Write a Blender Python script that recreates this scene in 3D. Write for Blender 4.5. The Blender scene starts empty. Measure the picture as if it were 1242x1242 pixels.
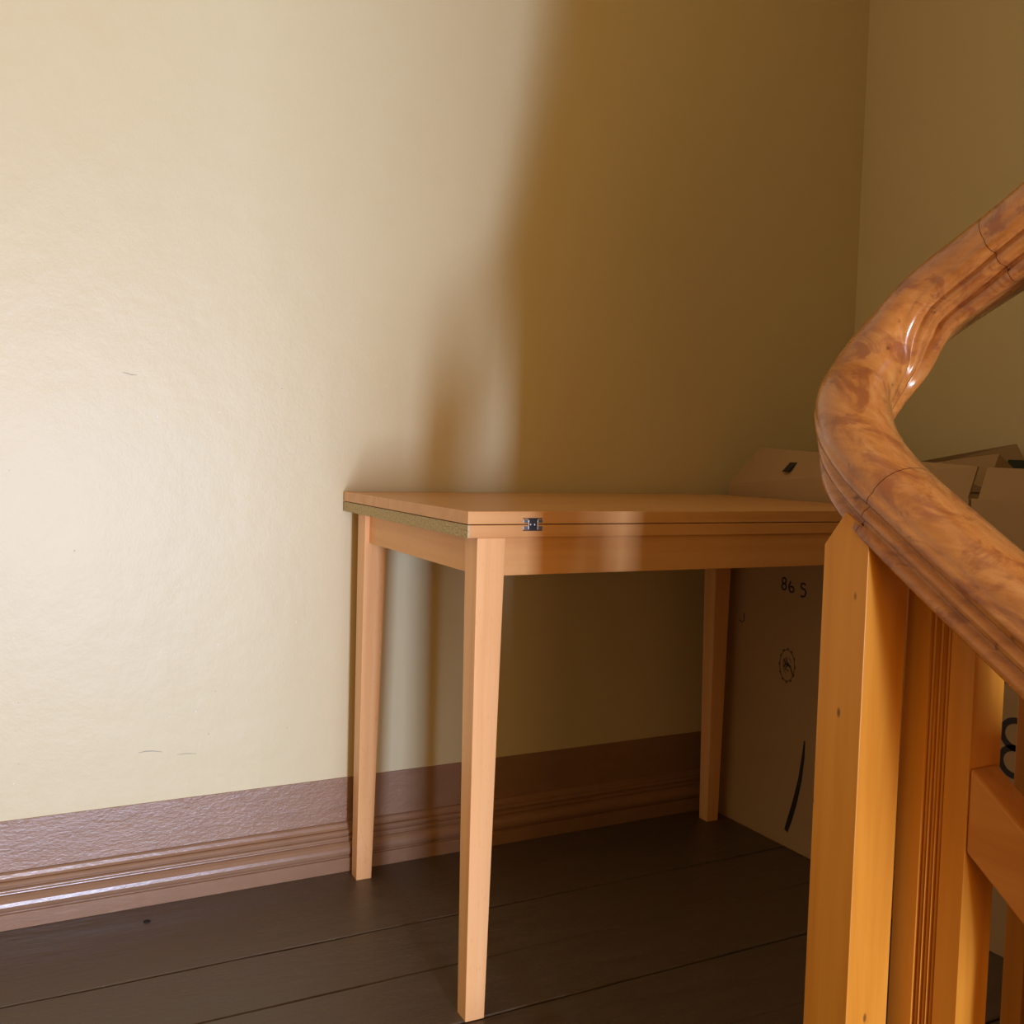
import bpy, bmesh, math, random
from mathutils import Vector, Matrix
random.seed(7)
S = bpy.context.scene
COL = S.collection

# ---------------- camera ----------------
cam_data = bpy.data.cameras.new('camera')
cam_data.sensor_width = 36.0
cam_data.lens = 36.0 * 1226.66 / 1242.0
cam_data.clip_start = 0.02
cam = bpy.data.objects.new('camera', cam_data)
Rv = Vector((0.88586956, -0.46312498, 0.02739309))
Uv = Vector((0.00312974, 0.06500955, 0.99787973))
Fv = Vector((0.46392384, 0.88390555, -0.05903944))
m = Matrix((Rv, Uv, -Fv)).transposed().to_4x4()
m.translation = Vector((0, -1.9033, 0.8353))
cam.matrix_world = m
COL.objects.link(cam)
S.camera = cam

# ---------------- world, light, exposure ----------------
w = bpy.data.worlds.new('world'); S.world = w; w.use_nodes = True
w.node_tree.nodes['Background'].inputs[0].default_value = (1.0, 0.52, 0.13, 1)
w.node_tree.nodes['Background'].inputs[1].default_value = 0.30
S.view_settings.view_transform = 'Standard'
S.view_settings.look = 'None'
S.view_settings.exposure = 0.5
S.view_settings.gamma = 1.0
S.view_settings.use_curve_mapping = False

def area(name, loc, sx, sy, power, color, tilt=0.0):
    d = bpy.data.lights.new(name, 'AREA'); d.shape = 'RECTANGLE'
    d.size = sx; d.size_y = sy; d.energy = power; d.color = color
    o = bpy.data.objects.new(name, d)
    o.matrix_world = Matrix.Translation(loc) @ Matrix.Rotation(tilt, 4, 'Y') @ Matrix.Rotation(math.radians(90), 4, 'X')
    COL.objects.link(o); return o
DAY = (0.80, 1.0, 1.48)
area('window_light_slot', (0.14, -5.5, 0.40), 0.20, 1.25, 88, DAY, 0.02)
area('warm_fill', (-0.05, -4.3, 0.62), 1.0, 1.5, 20, (1.0, .58, .20))  # added warm fill that lifts the shaded wall, not an actual lamp
area('window_light', (0.65, -5.52, 0.40), 0.70, 1.25, 80, DAY)

# ---------------- helpers ----------------
def link(name, bm, mat, parent=None, smooth=False, bevel=0.0, seg=2):
    me = bpy.data.meshes.new(name)
    bmesh.ops.recalc_face_normals(bm, faces=bm.faces)
    bm.to_mesh(me); bm.free()
    if smooth:
        for p in me.polygons: p.use_smooth = True
    me.materials.append(mat)
    o = bpy.data.objects.new(name, me); COL.objects.link(o)
    if parent: o.parent = parent
    if bevel:
        b = o.modifiers.new('bevel', 'BEVEL'); b.width = bevel; b.segments = seg; b.limit_method = 'ANGLE'
    return o
def empty(name, loc, label=None, cat=None, rz=0, group=None, kind=None):
    o = bpy.data.objects.new(name, None); COL.objects.link(o); o.location = loc; o.rotation_euler = (0, 0, rz)
    o.empty_display_size = 0.05
    if label: o['label'] = label
    if cat: o['category'] = cat
    if group: o['group'] = group
    if kind: o['kind'] = kind
    return o
def bx(bm, a, b):
    v = [bm.verts.new((x, y, z)) for z in (a[2], b[2]) for (x, y) in ((a[0], a[1]), (b[0], a[1]), (b[0], b[1]), (a[0], b[1]))]
    for f in ((0,1,2,3), (4,5,6,7), (0,1,5,4), (1,2,6,5), (2,3,7,6), (3,0,4,7)): bm.faces.new([v[i] for i in f])
    return bm
def box(a, b): return bx(bmesh.new(), a, b)
def hexa(bot, top):
    bm = bmesh.new(); v = [bm.verts.new(p) for p in bot + top]
    for f in ((0,1,2,3), (4,5,6,7), (0,1,5,4), (1,2,6,5), (2,3,7,6), (3,0,4,7)): bm.faces.new([v[i] for i in f])
    return bm
def prism(loop, vec):
    """closed loop of 3D points extruded along vec"""
    bm = bmesh.new(); vec = Vector(vec)
    a = [bm.verts.new(p) for p in loop]; b = [bm.verts.new(Vector(p) + vec) for p in loop]
    n = len(a)
    for i in range(n): bm.faces.new((a[i], a[(i+1) % n], b[(i+1) % n], b[i]))
    bm.faces.new(a); bm.faces.new(b[::-1])
    return bm
def post(section, z0, ztop):
    """vertical post of cross-section [(x,y)], its top following ztop(y)"""
    bm = bmesh.new()
    a = [bm.verts.new((x, y, z0)) for x, y in section]; b = [bm.verts.new((x, y, ztop(y))) for x, y in section]
    n = len(a)
    for i in range(n): bm.faces.new((a[i], a[(i+1) % n], b[(i+1) % n], b[i]))
    bm.faces.new(a); bm.faces.new(b[::-1])
    return bm
def ribbon(pts, widths, x, thick=0.0006):
    """flat stroke of ink on the plane X = x; pts are (y, z)"""
    bm = bmesh.new(); L = []; n = len(pts)
    for i, p in enumerate(pts):
        a = Vector(pts[max(i-1, 0)]); b = Vector(pts[min(i+1, n-1)]); d = (b - a).normalized(); nn = Vector((-d.y, d.x))
        ww = widths[i] if isinstance(widths, (list, tuple)) else widths
        q = Vector(p)
        s = []
        for xx in (x, x - thick):
            for sg in (1, -1):
                c = q + nn * ww / 2 * sg; s.append(bm.verts.new((xx, c.x, c.y)))
        L.append(s)
    for i in range(n-1):
        A, B = L[i], L[i+1]
        for f in ((0, 1), (1, 3), (3, 2), (2, 0)): bm.faces.new((A[f[0]], A[f[1]], B[f[1]], B[f[0]]))
    bm.faces.new((L[0][0], L[0][1], L[0][3], L[0][2])); bm.faces.new((L[-1][0], L[-1][1], L[-1][3], L[-1][2]))
    return bm

# ---------------- materials ----------------
class NT:
    def __init__(s, name):
        s.m = bpy.data.materials.new(name); s.m.use_nodes = True; s.t = s.m.node_tree
        s.b = s.t.nodes['Principled BSDF']
        s.co = s.n('ShaderNodeTexCoord').outputs['Object']
    def n(s, t, **k):
        x = s.t.nodes.new(t)
        for a, b in k.items(): setattr(x, a, b)
        return x
    def l(s, a, b): s.t.links.new(a, b)
    def mapping(s, sc, loc=(0, 0, 0)):
        x = s.n('ShaderNodeMapping'); x.inputs['Scale'].default_value = sc; x.inputs['Location'].default_value = loc
        s.l(s.co, x.inputs['Vector']); return x.outputs[0]
    def noise(s, vec, sc, det=4, rough=.55, dist=0):
        x = s.n('ShaderNodeTexNoise'); s.l(vec, x.inputs['Vector']); x.inputs['Scale'].default_value = sc
        x.inputs['Detail'].default_value = det; x.inputs['Roughness'].default_value = rough; x.inputs['Distortion'].default_value = dist
        return x.outputs[0]
    def ramp(s, v, stops):
        x = s.n('ShaderNodeValToRGB'); e = x.color_ramp.elements
        while len(e) < len(stops): e.new(.5)
        for i, (p, c) in enumerate(stops):
            e[i].position = p; e[i].color = (*c, 1) if len(c) == 3 else c
        s.l(v, x.inputs[0]); return x.outputs[0]
    def mix(s, f, a, b, mode='MIX'):
        x = s.n('ShaderNodeMix', data_type='RGBA', blend_type=mode)
        if isinstance(f, (int, float)): x.inputs[0].default_value = f
        else: s.l(f, x.inputs[0])
        for i, c in ((6, a), (7, b)):
            if isinstance(c, tuple): x.inputs[i].default_value = (*c, 1)
            else: s.l(c, x.inputs[i])
        return x.outputs[2]
    def bump(s, h, st, dist=.002, prev=None):
        x = s.n('ShaderNodeBump'); x.inputs['Strength'].default_value = st; x.inputs['Distance'].default_value = dist
        s.l(h, x.inputs['Height'])
        if prev: s.l(prev, x.inputs['Normal'])
        return x.outputs[0]
    def done(s, col=None, rough=.5, normal=None, coat=0, spec=.5, metal=0, crough=.1):
        if col is not None:
            if isinstance(col, tuple): s.b.inputs['Base Color'].default_value = (*col, 1)
            else: s.l(col, s.b.inputs['Base Color'])
        if isinstance(rough, (int, float)): s.b.inputs['Roughness'].default_value = rough
        else: s.l(rough, s.b.inputs['Roughness'])
        if normal: s.l(normal, s.b.inputs['Normal'])
        s.b.inputs['Coat Weight'].default_value = coat; s.b.inputs['Coat Roughness'].default_value = crough
        s.b.inputs['Specular IOR Level'].default_value = spec; s.b.inputs['Metallic'].default_value = metal
        return s.m

def wood(name, c1, c2, c3, axis, rough=.4, coat=0, fine=55, fleck=.0, specks=0.0, mott=.35):
    t = NT(name)
    sc = [fine, fine, fine]; sc[axis] = fine * .045
    g = t.noise(t.mapping(tuple(sc)), 1.0, 5, .6, .3)
    sc2 = [9, 9, 9]; sc2[axis] = 1.3
    g2 = t.noise(t.mapping(tuple(sc2), (3, 1, 5)), 1.0, 3, .5, .6)
    col = t.ramp(g, [(.3, c2), (.52, c1), (.75, c3)])
    col = t.mix(t.ramp(g2, [(.35, (0, 0, 0)), (.65, (mott,)*3)]), col, c2)
    if fleck:
        sc3 = [260, 260, 260]; sc3[axis] = 70
        fl = t.noise(t.mapping(tuple(sc3)), 1, 1, .5)
        col = t.mix(t.ramp(fl, [(.62, (0, 0, 0)), (.70, (fleck,)*3)]), col, c2)
    if specks:
        sc4 = [30, 30, 30]; sc4[axis] = 14
        v = t.n('ShaderNodeTexVoronoi'); t.l(t.mapping(tuple(sc4), (.3, .7, .1)), v.inputs['Vector']); v.inputs['Scale'].default_value = 1
        col = t.mix(t.ramp(v.outputs['Distance'], [(.035, (specks,)*3), (.075, (0, 0, 0))]), col, (.09, .03, .012))
    return t.done(col, rough, t.bump(g, .15, .0006), coat, spec=.3)

M = {}
# wall paint: cream with uneven plaster underneath
t = NT('cream_wall_paint')
big = t.noise(t.mapping((1, 1, 1)), 1.6, 3, .5)
mid_ = t.noise(t.mapping((1, 1, 1)), 14, 4, .6)
fine = t.noise(t.mapping((1, 1, .8)), 230, 3, .6)
c = t.mix(t.ramp(big, [(.35, (0, 0, 0)), (.7, (.5,)*3)]), (.69, .575, .325), (.675, .58, .345))
c = t.mix(t.ramp(mid_, [(.4, (0, 0, 0)), (.75, (.35,)*3)]), c, (.655, .54, .29))
nm = t.bump(mid_, .25, .006); nm = t.bump(fine, .22, .001, nm)
M['wall'] = t.done(c, .42, nm, spec=.4)
# brown gloss oil paint
def brown(name, rough, st, sc=160):
    t = NT(name)
    n1 = t.noise(t.mapping((.6, 1, 1.3)), sc, 4, .65)
    n2 = t.noise(t.mapping((.35, 1, 1)), 45, 3, .6)
    c = t.mix(t.ramp(n2, [(.35, (0, 0, 0)), (.7, (.6,)*3)]), (.315, .175, .095), (.260, .140, .074))
    nm = t.bump(n2, .5*st, .003); nm = t.bump(n1, st, .0015, nm)
    return t.done(c, rough, nm, spec=.6)
M['band'] = brown('brown_textured_paint', .34, .75)
M['skirt'] = brown('brown_gloss_paint', .27, .22, 90)
t = NT('dark_brown_floor_paint')
n1 = t.noise(t.mapping((1.2, 7, 7)), 6, 5, .65)
n2 = t.noise(t.mapping((.5, 3, 3)), 60, 3, .6)
n3 = t.noise(t.mapping((1, 2.2, 1)), 42, 2, .5)
c = t.mix(t.ramp(n1, [(.35, (0, 0, 0)), (.7, (.7,)*3)]), (.095, .064, .040), (.130, .090, .058))
n4 = t.noise(t.mapping((.6, 1.6, 1)), 110, 2, .6)
c = t.mix(t.ramp(n3, [(.70, (0, 0, 0)), (.76, (.3,)*3)]), c, (.17, .14, .11))
c = t.mix(t.ramp(n4, [(.70, (0, 0, 0)), (.74, (.6,)*3)]), c, (.20, .165, .13))
M['floor'] = t.done(c, t.ramp(n1, [(.3, (.32,)*3), (.7, (.48,)*3)]), t.bump(n1, .35, .004, t.bump(n2, .35, .0012)), spec=.5)
M['gap'] = NT('dark_joint').done((.012, .008, .006), .9)
M['beech'] = wood('beech_tabletop', (.74, .38, .135), (.64, .30, .10), (.78, .43, .17), 0, .38, .15, 40, .25)
M['beech_v'] = wood('beech_leg', (.90, .49, .20), (.80, .40, .15), (.93, .55, .25), 2, .38, .15, 45, .6)
M['beech_y'] = wood('beech_side', (.84, .44, .15), (.74, .36, .11), (.88, .49, .18), 1, .4, .1, 40, .4)
t = NT('chipboard'); n = t.noise(t.mapping((1, 1, 1)), 330, 3, .7)
M['chip'] = t.done(t.ramp(n, [(.35, (.30, .22, .10)), (.5, (.52, .41, .22)), (.65, (.70, .58, .34))]), .85, t.bump(n, .5, .001))
M['steel'] = NT('steel').done((.42, .42, .44), .32, metal=1)
M['dsteel'] = NT('dark_steel').done((.10, .10, .11), .35, metal=.9)
M['pine'] = wood('varnished_pine', (.60, .245, .024), (.48, .175, .013), (.68, .305, .042), 2, .42, .06, 38, 0, .8, .45)
M['pine_d'] = wood('varnished_pine_rail', (.52, .20, .032), (.40, .14, .020), (.58, .25, .046), 1, .42, .06, 38, 0, .6, .45)
# handrail: mottled red brown worn varnish
t = NT('handrail_varnish')
g = t.noise(t.mapping((90, 14, 60)), 1, 5, .6, .5)
mo = t.noise(t.mapping((1, .7, 1)), 26, 5, .65, 1.0)
sp = t.noise(t.mapping((1, .8, 1), (4, 2, 1)), 85, 2, .5)
c = t.ramp(g, [(.3, (.36, .120, .020)), (.5, (.48, .18, .036)), (.75, (.57, .25, .062))])
c = t.mix(t.ramp(mo, [(.50, (0, 0, 0)), (.60, (.8,)*3)]), c, (.27, .075, .018))
c = t.mix(t.ramp(sp, [(.70, (0, 0, 0)), (.76, (.8,)*3)]), c, (.12, .035, .012))
M['rail'] = t.done(c, t.ramp(mo, [(.4, (.22,)*3), (.65, (.40,)*3)]), t.bump(mo, .25, .0015), .45, crough=.08)
t = NT('cardboard')
cn = t.noise(t.mapping((1, 1, 1)), 5, 3, .5); cf = t.noise(t.mapping((1, 200, 3)), 1.0, 2, .5)
c = t.mix(t.ramp(cn, [(.35, (0, 0, 0)), (.7, (.6,)*3)]), (.45, .29, .145), (.39, .24, .115))
M['card'] = t.done(c, .8, t.bump(cf, .12, .0006), spec=.2)
M['ink'] = NT('black_ink_and_shade').done((.018, .013, .012), .6)
M['ink2'] = NT('faded_ink').done((.10, .062, .035), .7)
M['tape'] = NT('green_black_print').done((.03, .035, .018), .6)
M['seam'] = NT('dark_glue_seam').done((.05, .02, .01), .7)
M['scuff'] = NT('grey_scuff').done((.36, .32, .25), .7)
M['plaster'] = NT('plaster_chip').done((.85, .82, .76), .7)

# ---------------- the setting ----------------
XR = 1.97; XL = -2.6; ZC = 3.1; YB = -1.5
def struct(name, bm, mat, parent=None, **k):
    o = link(name, bm, mat, parent, **k)
    if not parent: o['kind'] = 'structure'
    return o
wall = struct('wall_back', box((XL, 0, -.05), (XR + .12, .12, ZC)), M['wall'])
struct('wall_right', box((XR, -2.5, -.05), (XR + .12, 0, ZC)), M['wall'])
# added unseen partition beside the stairwell opening; its free edge cuts the daylight
struct('wall_rear_blocker', box((.678, -2.42, -1.4), (XR + .12, -2.30, ZC)), M['wall'])
struct('wall_left', box((XL - .12, -2.5, -.05), (XL, .12, ZC)), M['wall'])
struct('ceiling', box((XL, -2.5, ZC), (XR + .12, .12, ZC + .1)), M['wall'])

# painted dado band and moulded baseboard
struct('trim_1', box((XL, -.0022, .088), (XR, .0, .1796)), M['band'], bevel=.001)
struct('trim_2', box((XR - .0022, -2.30, .088), (XR, -.0022, .1796)), M['band'], bevel=.001)
prof = [(.0, .0905), (.006, .0905), (.009, .088), (.011, .082), (.014, .0785), (.0185, .0785), (.021, .0765), (.0225, .0735), (.021, .0705), (.0185, .0690),
        (.0195, .0675), (.0225, .0668), (.0245, .0645), (.0240, .0615), (.0215, .0598), (.0220, .0580), (.0255, .0570), (.0300, .0530), (.0335, .0470),
        (.0345, .0410), (.0330, .0350), (.0300, .0310), (.0285, .0295), (.0285, .0280), (.0326, .0272), (.0326, .0)]
pf = [(0, 0)] + prof[::-1]
struct('baseboard_back', prism([(XL, -a, b) for a, b in pf], (XR - XL, 0, 0)), M['skirt'], bevel=.0004, seg=1)
struct('baseboard_right', prism([(XR - a, -.034, b) for a, b in pf], (0, -2.2, 0)), M['skirt'], bevel=.0004, seg=1)

# floor of separate painted boards running along the back wall
floor = struct('floor', box((XL, YB, -.06), (XR, 0, -.022)), M['gap'])
joints = [-.0, -.2885, -.4505, -.6085, -.7785, -.9400, -1.105, -1.265, -1.425, -1.5]
for i in range(len(joints) - 1):
    a, b = joints[i], joints[i+1]
    g = .0013
    if i == 0: g1 = 0
    dz = [0, -.0008, .0, -.0014, 0, -.0010, .0, -.0008, 0, 0][i]
    bm = bmesh.new()
    # slightly wavering long edges
    n = 60; top = []; rnd = random.Random(i)
    ea = [rnd.uniform(-.0011, .0011) for _ in range(n + 1)]; eb = [rnd.uniform(-.0007, .0007) for _ in range(n + 1)]
    rows = []
    for k in range(n + 1):
        x = XL + (XR - XL) * k / n
        ya = a - (g + ea[k] if i else 0); yb = b + g + eb[k]
        r = .0018
        rows.append([bm.verts.new(p) for p in ((x, ya, -.022), (x, ya, dz - r), (x, ya - r, dz), (x, yb + r, dz), (x, yb, dz - r), (x, yb, -.022))])
    for k in range(n):
        A, B = rows[k], rows[k+1]
        for q in range(5): bm.faces.new((A[q], A[q+1], B[q+1], B[q]))
        bm.faces.new((A[5], A[0], B[0], B[5]))
    bm.faces.new(rows[0]); bm.faces.new(rows[-1][::-1])
    link('floor_board', bm, M['floor'], floor)
# lump of old paint on the first boards
for (x, y, r) in ((.252, -.0944, .006), (.262, -.101, .003), (.292, -.062, .0025)):
    bm = bmesh.new(); bmesh.ops.create_icosphere(bm, subdivisions=2, radius=r)
    for v in bm.verts: v.co.z *= .45; v.co += Vector((x, y, 0)) + Vector((random.uniform(-1, 1), random.uniform(-1, 1), 0)) * r * .15
    link('paint_lump', bm, M['gap'] if r > .004 else M['floor'], floor, smooth=True)
# landing nosing and the steps of the lower and upper flights
struct('trim_3', box((-.55, YB - .035, -.045), (.63, YB, 0)), M['floor'], bevel=.008)
for k in range(4):
    z = -.17 * (k + 1); y = YB - .26 * k
    struct('stair_step', box((-.55, y - .29, z - .04), (.63, y, z)), M['floor'], bevel=.006)
for k in range(3):
    z = .17 * (k + 1); y = YB - .26 * k
    struct('stair_step', box((.80, y - .28, z - .17), (XR - .04, y, z)), M['floor'], bevel=.006)

# marks on the back wall (scuffs and chips)
def wmark(pts, wd, mat, name='scuff_mark'):
    bm = ribbon([(x, z) for x, z in pts], wd, 0, .0004)
    for v in bm.verts: v.co = Vector((v.co.y, v.co.x - .0001, v.co.z))
    link(name, bm, mat, wall)
wmark([(.2181, .9565), (.226, .9555), (.234, .953), (.2427, .9535)], [.0006, .0013, .0012, .0005], M['scuff'])
wmark([(.2491, .2737), (.262, .2752), (.276, .2738), (.2905, .2705)], [.0005, .0016, .0014, .0005], M['scuff'])
wmark([(.3167, .2628), (.333, .2625), (.3506, .2604)], [.0004, .0012, .0004], M['scuff'])
rnd = random.Random(3)
for _ in range(26):
    x = rnd.uniform(-.2, .62); z = rnd.uniform(.22, .95); a = rnd.uniform(0, 3.1); L = rnd.uniform(.001, .003)
    wmark([(x, z), (x + L * math.cos(a), z + L * math.sin(a))], rnd.uniform(.0008, .0018), M['scuff'] if rnd.random() < .5 else M['plaster'], 'paint_fleck')

# ---------------- folding table ----------------
T = empty('folding_table', (.6083, -.6113, 0), 'small beech table with a fold-over double top and tapered legs, against the cream wall', 'table', rz=-.0274)
LT, WT, H, TH = .902, .6061, .75, .0191
G = .0006
link('upper_leaf', box((0, 0, H - TH + G), (LT, WT, H)), M['beech'], T, bevel=.0009)
link('lower_leaf', box((.0022, 0.0, H - 2*TH), (LT, WT, H - TH - G)), M['beech'], T, bevel=.0009)
ed = link('raw_edge', box((0, .0002, H - 2*TH + .0002), (.0024, WT - .0002, H - TH - G)), M['chip'], T)
ed['label'] = 'raw chipboard edge of the lower leaf'
ox, oy = .0155, -.001; lw, lb = .0445, .0305; z1 = H - 2*TH; lr = .8797; yb = WT - .045
def leg(x, y, sx, sy):
    # x, y the outer corner; tapers on the inner sides only
    def q(w_, z): return [(x, y, z), (x + sx*w_, y, z), (x + sx*w_, y + sy*w_, z), (x, y + sy*w_, z)]
    return hexa(q(lb, 0), q(lw, z1))
for (x, y, sx, sy) in ((ox, oy + .001, 1, 1), (ox, yb, 1, -1), (lr, oy + .001, -1, 1), (lr, yb, -1, -1)):
    link('leg', leg(x, y, sx, sy), M['beech_v'], T, bevel=.0012)
za = .6565
link('front_apron', box((ox + lw - .002, .004, za), (lr - lw + .002, .024, z1)), M['beech'], T, bevel=.0008)
link('back_apron', box((ox + lw - .002, yb - .024, za), (lr - lw + .002, yb - .004, z1)), M['beech'], T, bevel=.0008)
link('side_apron', box((ox + .009, lw - .002, za), (ox + .029, yb - lw + .002, z1)), M['beech_y'], T, bevel=.0008)
link('side_apron', box((lr - .029, lw - .002, za), (lr - .009, yb - lw + .002, z1)), M['beech_y'], T, bevel=.0008)
def hinge(x):
    h = link('hinge', box((x + .0085, -.0022, H - TH - .0088), (x + .0235, .001, H - TH + .0082)), M['dsteel'], T, bevel=.0008)
    h['label'] = 'small steel hinge joining the two leaves'
    for zz in (H - TH - .0066, H - TH + .0032):
        for xx in (x + .0005, x + .0230):
            link('hinge_leaf', box((xx, -.0014, zz - .0008), (xx + .0085, .001, zz + .0040)), M['steel'], h, bevel=.0004)
    for zz in (H - TH - .0092, H - TH + .0082):
        link('hinge_edge', box((x, -.0010, zz), (x + .0315, .001, zz + .0012)), M['dsteel'], h)
    for xx in (x + .0080, x + .0225):
        link('hinge_rib', box((xx, -.0030, H - TH - .0078), (xx + .0012, 0, H - TH + .0074)), M['steel'], h, bevel=.0004)
    for xx in (x + .012, x + .0185):
        bm = bmesh.new(); bmesh.ops.create_uvsphere(bm, u_segments=12, v_segments=8, radius=.0022)
        for v in bm.verts: v.co = Vector((v.co.x + xx, v.co.y * .5 - .0024, v.co.z + H - TH))
        link('rivet', bm, M['steel'], h, smooth=True)
hinge(.087); hinge(LT - .1185)

# ---------------- banister ----------------
B = empty('banister', (.664, -1.287, 0), 'varnished wooden stair banister with a handrail curling round above its posts', 'banister')
def P(o):  # keep world coordinates under the banister's empty
    o.parent = B; o.matrix_parent_inverse = B.matrix_world.inverted() if False else Matrix.Translation((-.664, 1.287, 0)); return o
ctrl = [(.664, -1.80, .499), (.664, -1.65, .5917), (.664, -1.52, .672), (.664, -1.4355, .7255), (.664, -1.3935, .7520), (.664, -1.3439, .7840), (.665, -1.2994, .8139), (.675, -1.2609, .846),
        (.698, -1.2311, .8799), (.727, -1.2170, .9052), (.758, -1.2160, .9395), (.778, -1.2410, .9795), (.785, -1.2975, 1.0135), (.785, -1.345, 1.0385), (.785, -1.45, 1.104), (.785, -1.62, 1.217), (.785, -1.82, 1.35)]
def catmull(P_, n):
    out = []; Q = [Vector(p) for p in P_]; Q = [2*Q[0] - Q[1]] + Q + [2*Q[-1] - Q[-2]]
    for i in range(1, len(Q) - 2):
        p0, p1, p2, p3 = Q[i-1:i+3]
        d1 = (p2 - p1).length ** .5; d0 = max((p1 - p0).length ** .5, 1e-6); d2 = max((p3 - p2).length ** .5, 1e-6)
        m1 = (p1 - p0)/d0 - (p2 - p0)/(d0 + d1) + (p2 - p1)/d1; m2 = (p2 - p1)/d1 - (p3 - p1)/(d1 + d2) + (p3 - p2)/d2
        m1 *= d1; m2 *= d1
        for k in range(n):
            s = k / n
            out.append((2*s**3 - 3*s**2 + 1)*p1 + (s**3 - 2*s**2 + s)*m1 + (-2*s**3 + 3*s**2)*p2 + (s**3 - s**2)*m2)
    out.append(Q[-2]); return out
path = catmull(ctrl, 14)
for _ in range(10):
    path = [path[0]] + [(path[i-1] + 2*path[i] + path[i+1]) / 4 for i in range(1, len(path)-1)] + [path[-1]]
half = [(.0190, -.0340), (.0235, -.0335), (.0250, -.0310), (.0250, -.0245), (.0225, -.0220), (.0215, -.0195), (.0240, -.0175), (.0280, -.0155), (.0292, -.0120), (.0285, -.0085),
        (.0262, -.0065), (.0262, -.0045), (.0300, -.0025), (.0322, .0005), (.0330, .0045), (.0322, .0075), (.0312, .0095), (.0318, .0130), (.0300, .0190), (.0262, .0250), (.0205, .0298), (.0130, .0330), (.0050, .0342)]
sec = half + [(-a, b) for a, b in half[::-1]]
NP = len(path)
frames = []; ROLL = -15
for i, c in enumerate(path):
    tn = (path[min(i+1, NP-1)] - path[max(i-1, 0)]).normalized()
    sd = tn.cross(Vector((0, 0, 1))).normalized(); up = sd.cross(tn).normalized()
    # the wreath rolls its crown outwards round the turn
    q = i / (NP - 1); ro = math.radians(ROLL) * max(0., 1 - abs((q - .72) / .20)) ** .7
    sd, up = sd * math.cos(ro) + up * math.sin(ro), up * math.cos(ro) - sd * math.sin(ro)
    frames.append((c, sd, up))
def sweep(i0, i1, scale=1.0, trim0=0., trim1=0.):
    bm = bmesh.new(); rings = []
    for i in range(i0, i1 + 1):
        c, sd, up = frames[i]
        sh = Vector((0, 0, 0))
        if i == i0 and trim0: sh = (path[i+1] - path[i]).normalized() * trim0
        if i == i1 and trim1: sh = (path[i-1] - path[i]).normalized() * trim1
        rings.append([bm.verts.new(c + sh + sd * a * scale + up * b * scale) for a, b in sec])
    n = len(sec)
    for A, B_ in zip(rings, rings[1:]):
        for k in range(n): bm.faces.new((A[k], A[(k+1) % n], B_[(k+1) % n], B_[k]))
    if not trim0: bm.faces.new(rings[0])
    if not trim1: bm.faces.new(rings[-1][::-1])
    return bm
def near(y, lo, hi): return min(range(lo, hi), key=lambda i: abs(path[i].y - y))
topi = max(range(NP), key=lambda i: path[i].y)
j1 = near(-1.315, 0, topi); j2 = near(-1.318, topi, NP)
hr = empty('handrail', (0, 0, 0)); P(hr)
for (a, b, t0, t1) in ((0, j1, 0, .0003), (j1, j2, .0003, .0003), (j2, NP - 1, .0003, 0)):
    o = link('rail_section', sweep(a, b, 1, t0, t1), M['rail'], hr, smooth=True)
for j in (j1, j2):
    link('glue_joint', sweep(j - 1, j + 1, .985), M['seam'], hr, smooth=True)

bot = lambda y: .768 + (y + 1.3136) * .618 + .007
# newel
o = link('newel_post', prism([(.640, -1.3112, 0), (.640, -1.2630, 0), (.640, -1.2625, .764), (.640, -1.2850, .793), (.640, -1.3112, .778)], (.0480, 0, 0)), M['pine'], bevel=.0006)
P(o)
# fluted board
ya, yc = -1.3535, -1.4156
KF = .70 / .64      # the board stands beside the newel, further in than its left face
sx = [(.674, ya), (.640, ya), (.640, -1.3755)]
for c0 in (-1.3785, -1.3850, -1.3915):
    sx += [(.6400, c0 + .0028), (.6436, c0 + .0019), (.6418, c0 + .0008), (.6408, c0 - .0002), (.6415, c0 - .0014), (.6436, c0 - .0022)]
sx += [(.6400, -1.3950), (.640, yc), (.674, yc)]
def far(x, y): return (x * KF, -1.9033 + (y + 1.9033) * KF)
def farz(z): return .8353 + (z - .8353) * KF
bot2 = lambda y: farz(bot((y + 1.9033) / KF - 1.9033)) + .004
o = link('fluted_post', post([far(*q) for q in sx], 0, bot2), M['pine'], bevel=.0006, seg=1); P(o)
# slimmer stiles further down the flight
def stile(y0, y1):
    o = link('stile', post([far(.6420, y0), far(.6420, y1), far(.674, y1), far(.674, y0)], -.30 if y0 < -1.52 else .0, bot2), M['pine'], bevel=.0008); P(o)
# short shaded post at the foot of the upper flight
KU = 1.25; up = lambda x, y: (x * KU, -1.9033 + (y + 1.9033) * KU)
o = link('short_post', post([up(.640, -1.4515), up(.640, -1.4672), up(.662, -1.4672), up(.662, -1.4515)], 0, lambda y: .650), M['pine'], bevel=.0008); P(o)
stile(-1.530, -1.560)
stile(-1.640, -1.670)
# sloping mid rail let into the fluted post
mz = lambda y: .6135 + (y + 1.4156) * .70
y2 = -1.85
def F3(x, y, z): return (*far(x, y), farz(z))
o = link('mid_rail', hexa([F3(.6405, yc - .0002, mz(yc) - .063), F3(.6405, y2, mz(y2) - .063), F3(.6700, y2, mz(y2) - .063), F3(.6700, yc - .0002, mz(yc) - .063)],
                         [F3(.6405, yc - .0002, mz(yc)), F3(.6405, y2, mz(y2)), F3(.6700, y2, mz(y2)), F3(.6700, yc - .0002, mz(yc))]), M['pine_d'], bevel=.0025)
P(o)

# added unseen light blocker: closed panel under the upper flight's rail
o = link('shadow_panel', prism([(.766, -1.41, 0), (.766, -1.41, 1.04), (.766, -2.28, 1.60), (.766, -2.28, 0)], (.030, 0, 0)), M['pine'], bevel=.002); P(o)

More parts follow.
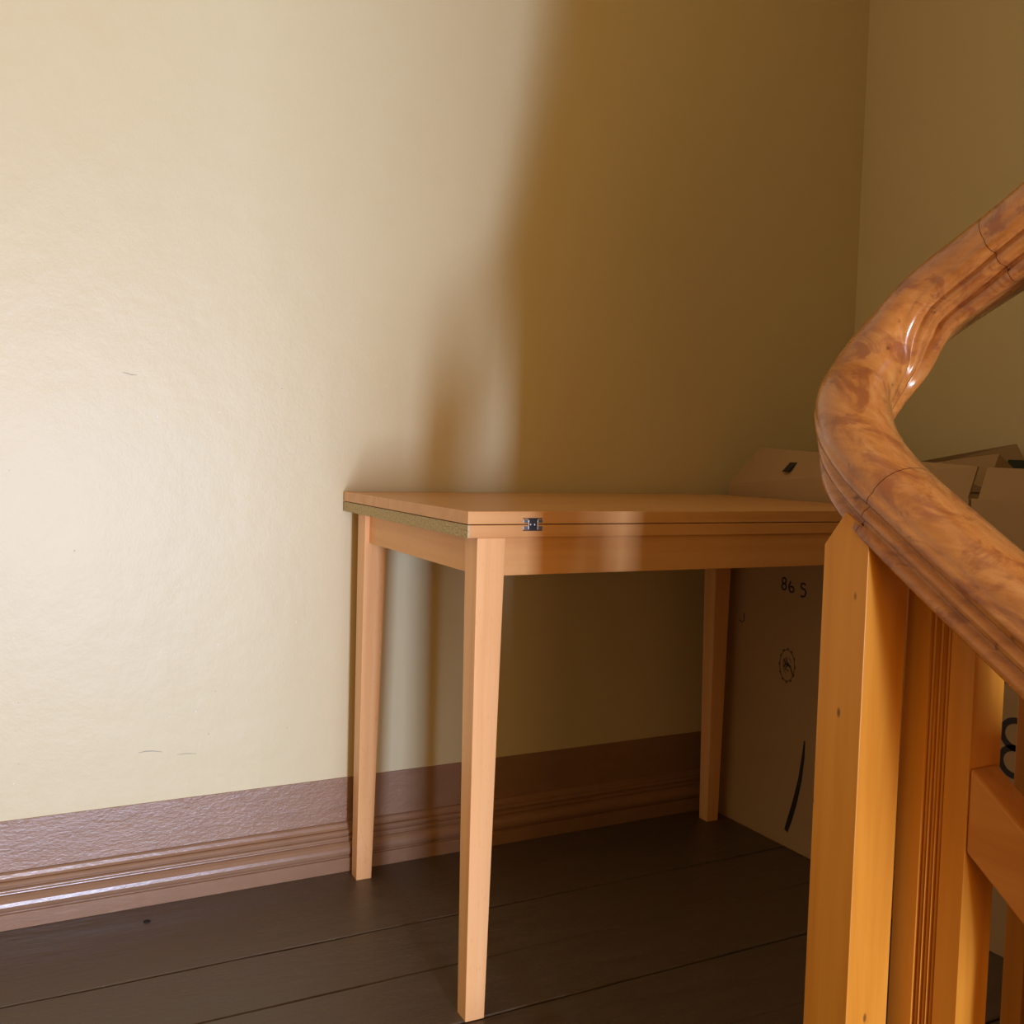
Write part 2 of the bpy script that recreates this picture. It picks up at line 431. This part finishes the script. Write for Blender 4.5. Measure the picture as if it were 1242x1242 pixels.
# ---------------- cardboard boxes ----------------
XB = 1.535; XE = 1.925; TK = .005
def carton(y0, y1, z, label):
    c = empty('cardboard_box', ((XB + XE)/2, (y0 + y1)/2, 0), label, 'box', group=None)
    inv = Matrix.Translation((-(XB + XE)/2, -(y0 + y1)/2, 0))
    def ad(o): o.parent = c; o.matrix_parent_inverse = inv; return o
    bm = bmesh.new()
    bx(bm, (XB, y1, 0), (XB + TK, y0, z)); bx(bm, (XE - TK, y1, 0), (XE, y0, z))
    bx(bm, (XB + TK, y1, 0), (XE - TK, y1 + TK, z)); bx(bm, (XB + TK, y0 - TK, 0), (XE - TK, y0, z)); bx(bm, (XB + TK, y1 + TK, 0), (XE - TK, y0 - TK, TK))
    ad(link('body', bm, M['card'], bevel=.0015))
    return c, ad
def sheet(pts, nrm, name, ad, th=.004, hole=None, mat='card'):
    """thin cardboard flap, pts = 4 corners (hinge a, hinge b, top b, top a); hole = (u0,u1,v0,v1)"""
    a, b, c_, d = [Vector(p) for p in pts]; nrm = Vector(nrm).normalized() * th
    def at(u, v): return (a*(1-u) + b*u)*(1-v) + (d*(1-u) + c_*u)*v
    us = [0, 1]; vs = [0, 1]
    if hole: us = [0, hole[0], hole[1], 1]; vs = [0, hole[2], hole[3], 1]
    bm = bmesh.new()
    F = [[bm.verts.new(at(u, v)) for v in vs] for u in us]; K = [[bm.verts.new(at(u, v) + nrm) for v in vs] for u in us]
    for i in range(len(us)-1):
        for j in range(len(vs)-1):
            if hole and i == 1 and j == 1:
                for (p, q) in (((1,1),(2,1)), ((2,1),(2,2)), ((2,2),(1,2)), ((1,2),(1,1))):
                    bm.faces.new((F[p[0]][p[1]], F[q[0]][q[1]], K[q[0]][q[1]], K[p[0]][p[1]]))
                continue
            bm.faces.new((F[i][j], F[i+1][j], F[i+1][j+1], F[i][j+1])); bm.faces.new((K[i][j], K[i][j+1], K[i+1][j+1], K[i+1][j]))
    nu, nv = len(us)-1, len(vs)-1
    for i in range(nu):
        bm.faces.new((F[i][0], F[i+1][0], K[i+1][0], K[i][0])); bm.faces.new((F[i][nv], F[i+1][nv], K[i+1][nv], K[i][nv]))
    for j in range(nv):
        bm.faces.new((F[0][j], F[0][j+1], K[0][j+1], K[0][j])); bm.faces.new((F[nu][j], F[nu][j+1], K[nu][j+1], K[nu][j]))
    return ad(link(name, bm, M[mat]))

A, adA = carton(-.055, -.703, .776, 'open cardboard box in the corner, faded stamp and upside-down numbers on its side')
sheet([(XB + .001, -.0555, .776), (XB + .001, -.7000, .776), (XB + .006, -.7130, .8325), (XB + .040, -.1160, .862)], (1, 0, 0), 'flap', adA)
sheet([(XB + .0008 + .0005, -.2290, .8090), (XB + .0013, -.2480, .8090), (XB + .0190, -.2560, .8300), (XB + .0190, -.2350, .8300)], (1, 0, 0), 'slot_shade', adA, th=.006, mat='ink')  # black sheet painted in for the shade inside the flap's hole

# far flap, standing askew, and end flap folded inwards
sheet([(XE - .006, -.06, .776), (XE - .006, -.575, .776), (XE - .020, -.522, .8810), (XE - .020, -.08, .805)], (-1, 0, 0), 'flap', adA)
sheet([(XB + .14, -.630, .790), (1.80, -.660, .776), (1.700, -.6354, .8570), (1.660, -.500, .8340)], (0, 1, 0), 'flap', adA)
p_ = adA(link('printed_patch', box((1.9030, -.5420, .826), (1.9045, -.5050, .848)), M['tape']))
# writing: 5 98 seen upside down reads 86 5
def stroke(ad, name, pts, wd, mat, close=False):
    ad(link(name, ribbon(pts + (pts[:1] if close else []), wd, XB - .0001), mat))
def arc(cy, cz, ry, rz, a0, a1, n=14): return [(cy - ry*math.cos(math.radians(a0 + (a1-a0)*k/n)), cz + rz*math.sin(math.radians(a0 + (a1-a0)*k/n))) for k in range(n+1)]
# y decreases to the viewer's right
stroke(adA, 'handwritten_digit', arc(-.2535, .5745, .0062, .0062, 0, 360), .0036, M['ink'])
stroke(adA, 'handwritten_digit', arc(-.2540, .5615, .0068, .0066, 0, 360), .0036, M['ink'])
stroke(adA, 'handwritten_digit', arc(-.2770, .5585, .0070, .0062, 0, 360), .0036, M['ink'])
stroke(adA, 'handwritten_digit', [(-.2690, .5590), (-.2695, .5680), (-.2740, .5755)], .0036, M['ink'])
stroke(adA, 'handwritten_digit', [(-.3185, .5730), (-.3120, .5760), (-.3050, .5735), (-.3045, .5680), (-.3095, .5640), (-.3165, .5630), (-.3200, .5580), (-.3175, .5500), (-.3100, .5470), (-.3050, .5490)], .0038, M['ink'])
stroke(adA, 'handwritten_letter', [(-.1290, .4850), (-.1300, .4680), (-.1240, .4635), (-.1140, .4665)], .0022, M['ink'])
# round stamp
sm = arc(-.2735, .3930, .0225, .0340, 0, 360, 28)
stroke(adA, 'stamp_ring', sm, .0016, M['ink2'])
for k in range(12):
    a = math.radians(30*k); q = (-.2735 - .0225*math.cos(a), .3930 + .034*math.sin(a))
    stroke(adA, 'stamp_tooth', [q, (q[0] - .003*math.cos(a), q[1] + .004*math.sin(a))], .005, M['ink2'])
for (pts) in ([(-.2620, .405), (-.2700, .398), (-.2640, .388)], [(-.2700, .4080), (-.2760, .3960), (-.2680, .3840), (-.2790, .3820)], [(-.2740, .400), (-.2850, .388), (-.2930, .374)], [(-.2660, .3960), (-.2850, .3930)]):
    stroke(adA, 'stamp_stroke', pts, .0034, M['ink2'])
stroke(adA, 'stamp_ring', arc(-.2735, .3930, .0120, .0180, 20, 260, 14), .0012, M['ink2'])
# long dark split low on the side
stroke(adA, 'dark_split', [(-.3353, .2440), (-.3330, .2080), (-.3270, .1600), (-.3150, .1080), (-.3010, .0620), (-.2920, .0360)], [.0035, .0080, .0105, .0125, .0130, .0105], M['ink'])

C2, adC = carton(-.7075, -1.270, .776, 'open cardboard box with a big black 8, seen behind the banister')
sheet([(XB + .001, -.7210, .776), (XB + .001, -1.2680, .776), (XB + .012, -1.262, .828), (XB + .012, -.7285, .8315)], (1, 0, 0), 'flap', adC)
sheet([(XB + .02, -1.2640, .776), (XE - .02, -1.2640, .776), (XE - .04, -1.24, .83), (XB + .04, -1.24, .83)], (0, 1, 0), 'flap', adC)
sheet([(XE - .006, -1.265, .776), (XE - .006, -.71, .776), (XE + .010, -.72, .80), (XE + .010, -1.25, .80)], (-1, 0, 0), 'flap', adC)
e1 = arc(-.8240, .3870, .0290, .0225, -50, 310, 26)
stroke(adC, 'large_digit', arc(-.8200, .3855, .0260, .0235, 0, 360, 26), .0105, M['ink'])
stroke(adC, 'large_digit', arc(-.8195, .3385, .0260, .0235, 0, 360, 26), .0105, M['ink'])
tx = bpy.data.curves.new('t', 'FONT'); tx.body = 'HIZ'; tx.size = .024; tx.extrude = .0002
to = bpy.data.objects.new('t', tx); COL.objects.link(to)
dg = bpy.context.evaluated_depsgraph_get(); me = bpy.data.meshes.new_from_object(to.evaluated_get(dg))
bpy.data.objects.remove(to)
me.transform(Matrix(((0, 0, -1, XB - .0003), (-1, 0, 0, -.7905), (0, 1, 0, .4670), (0, 0, 0, 1))))
me.materials.clear(); me.materials.append(M['ink'])
o = bpy.data.objects.new('printed_text', me); COL.objects.link(o); adC(o)
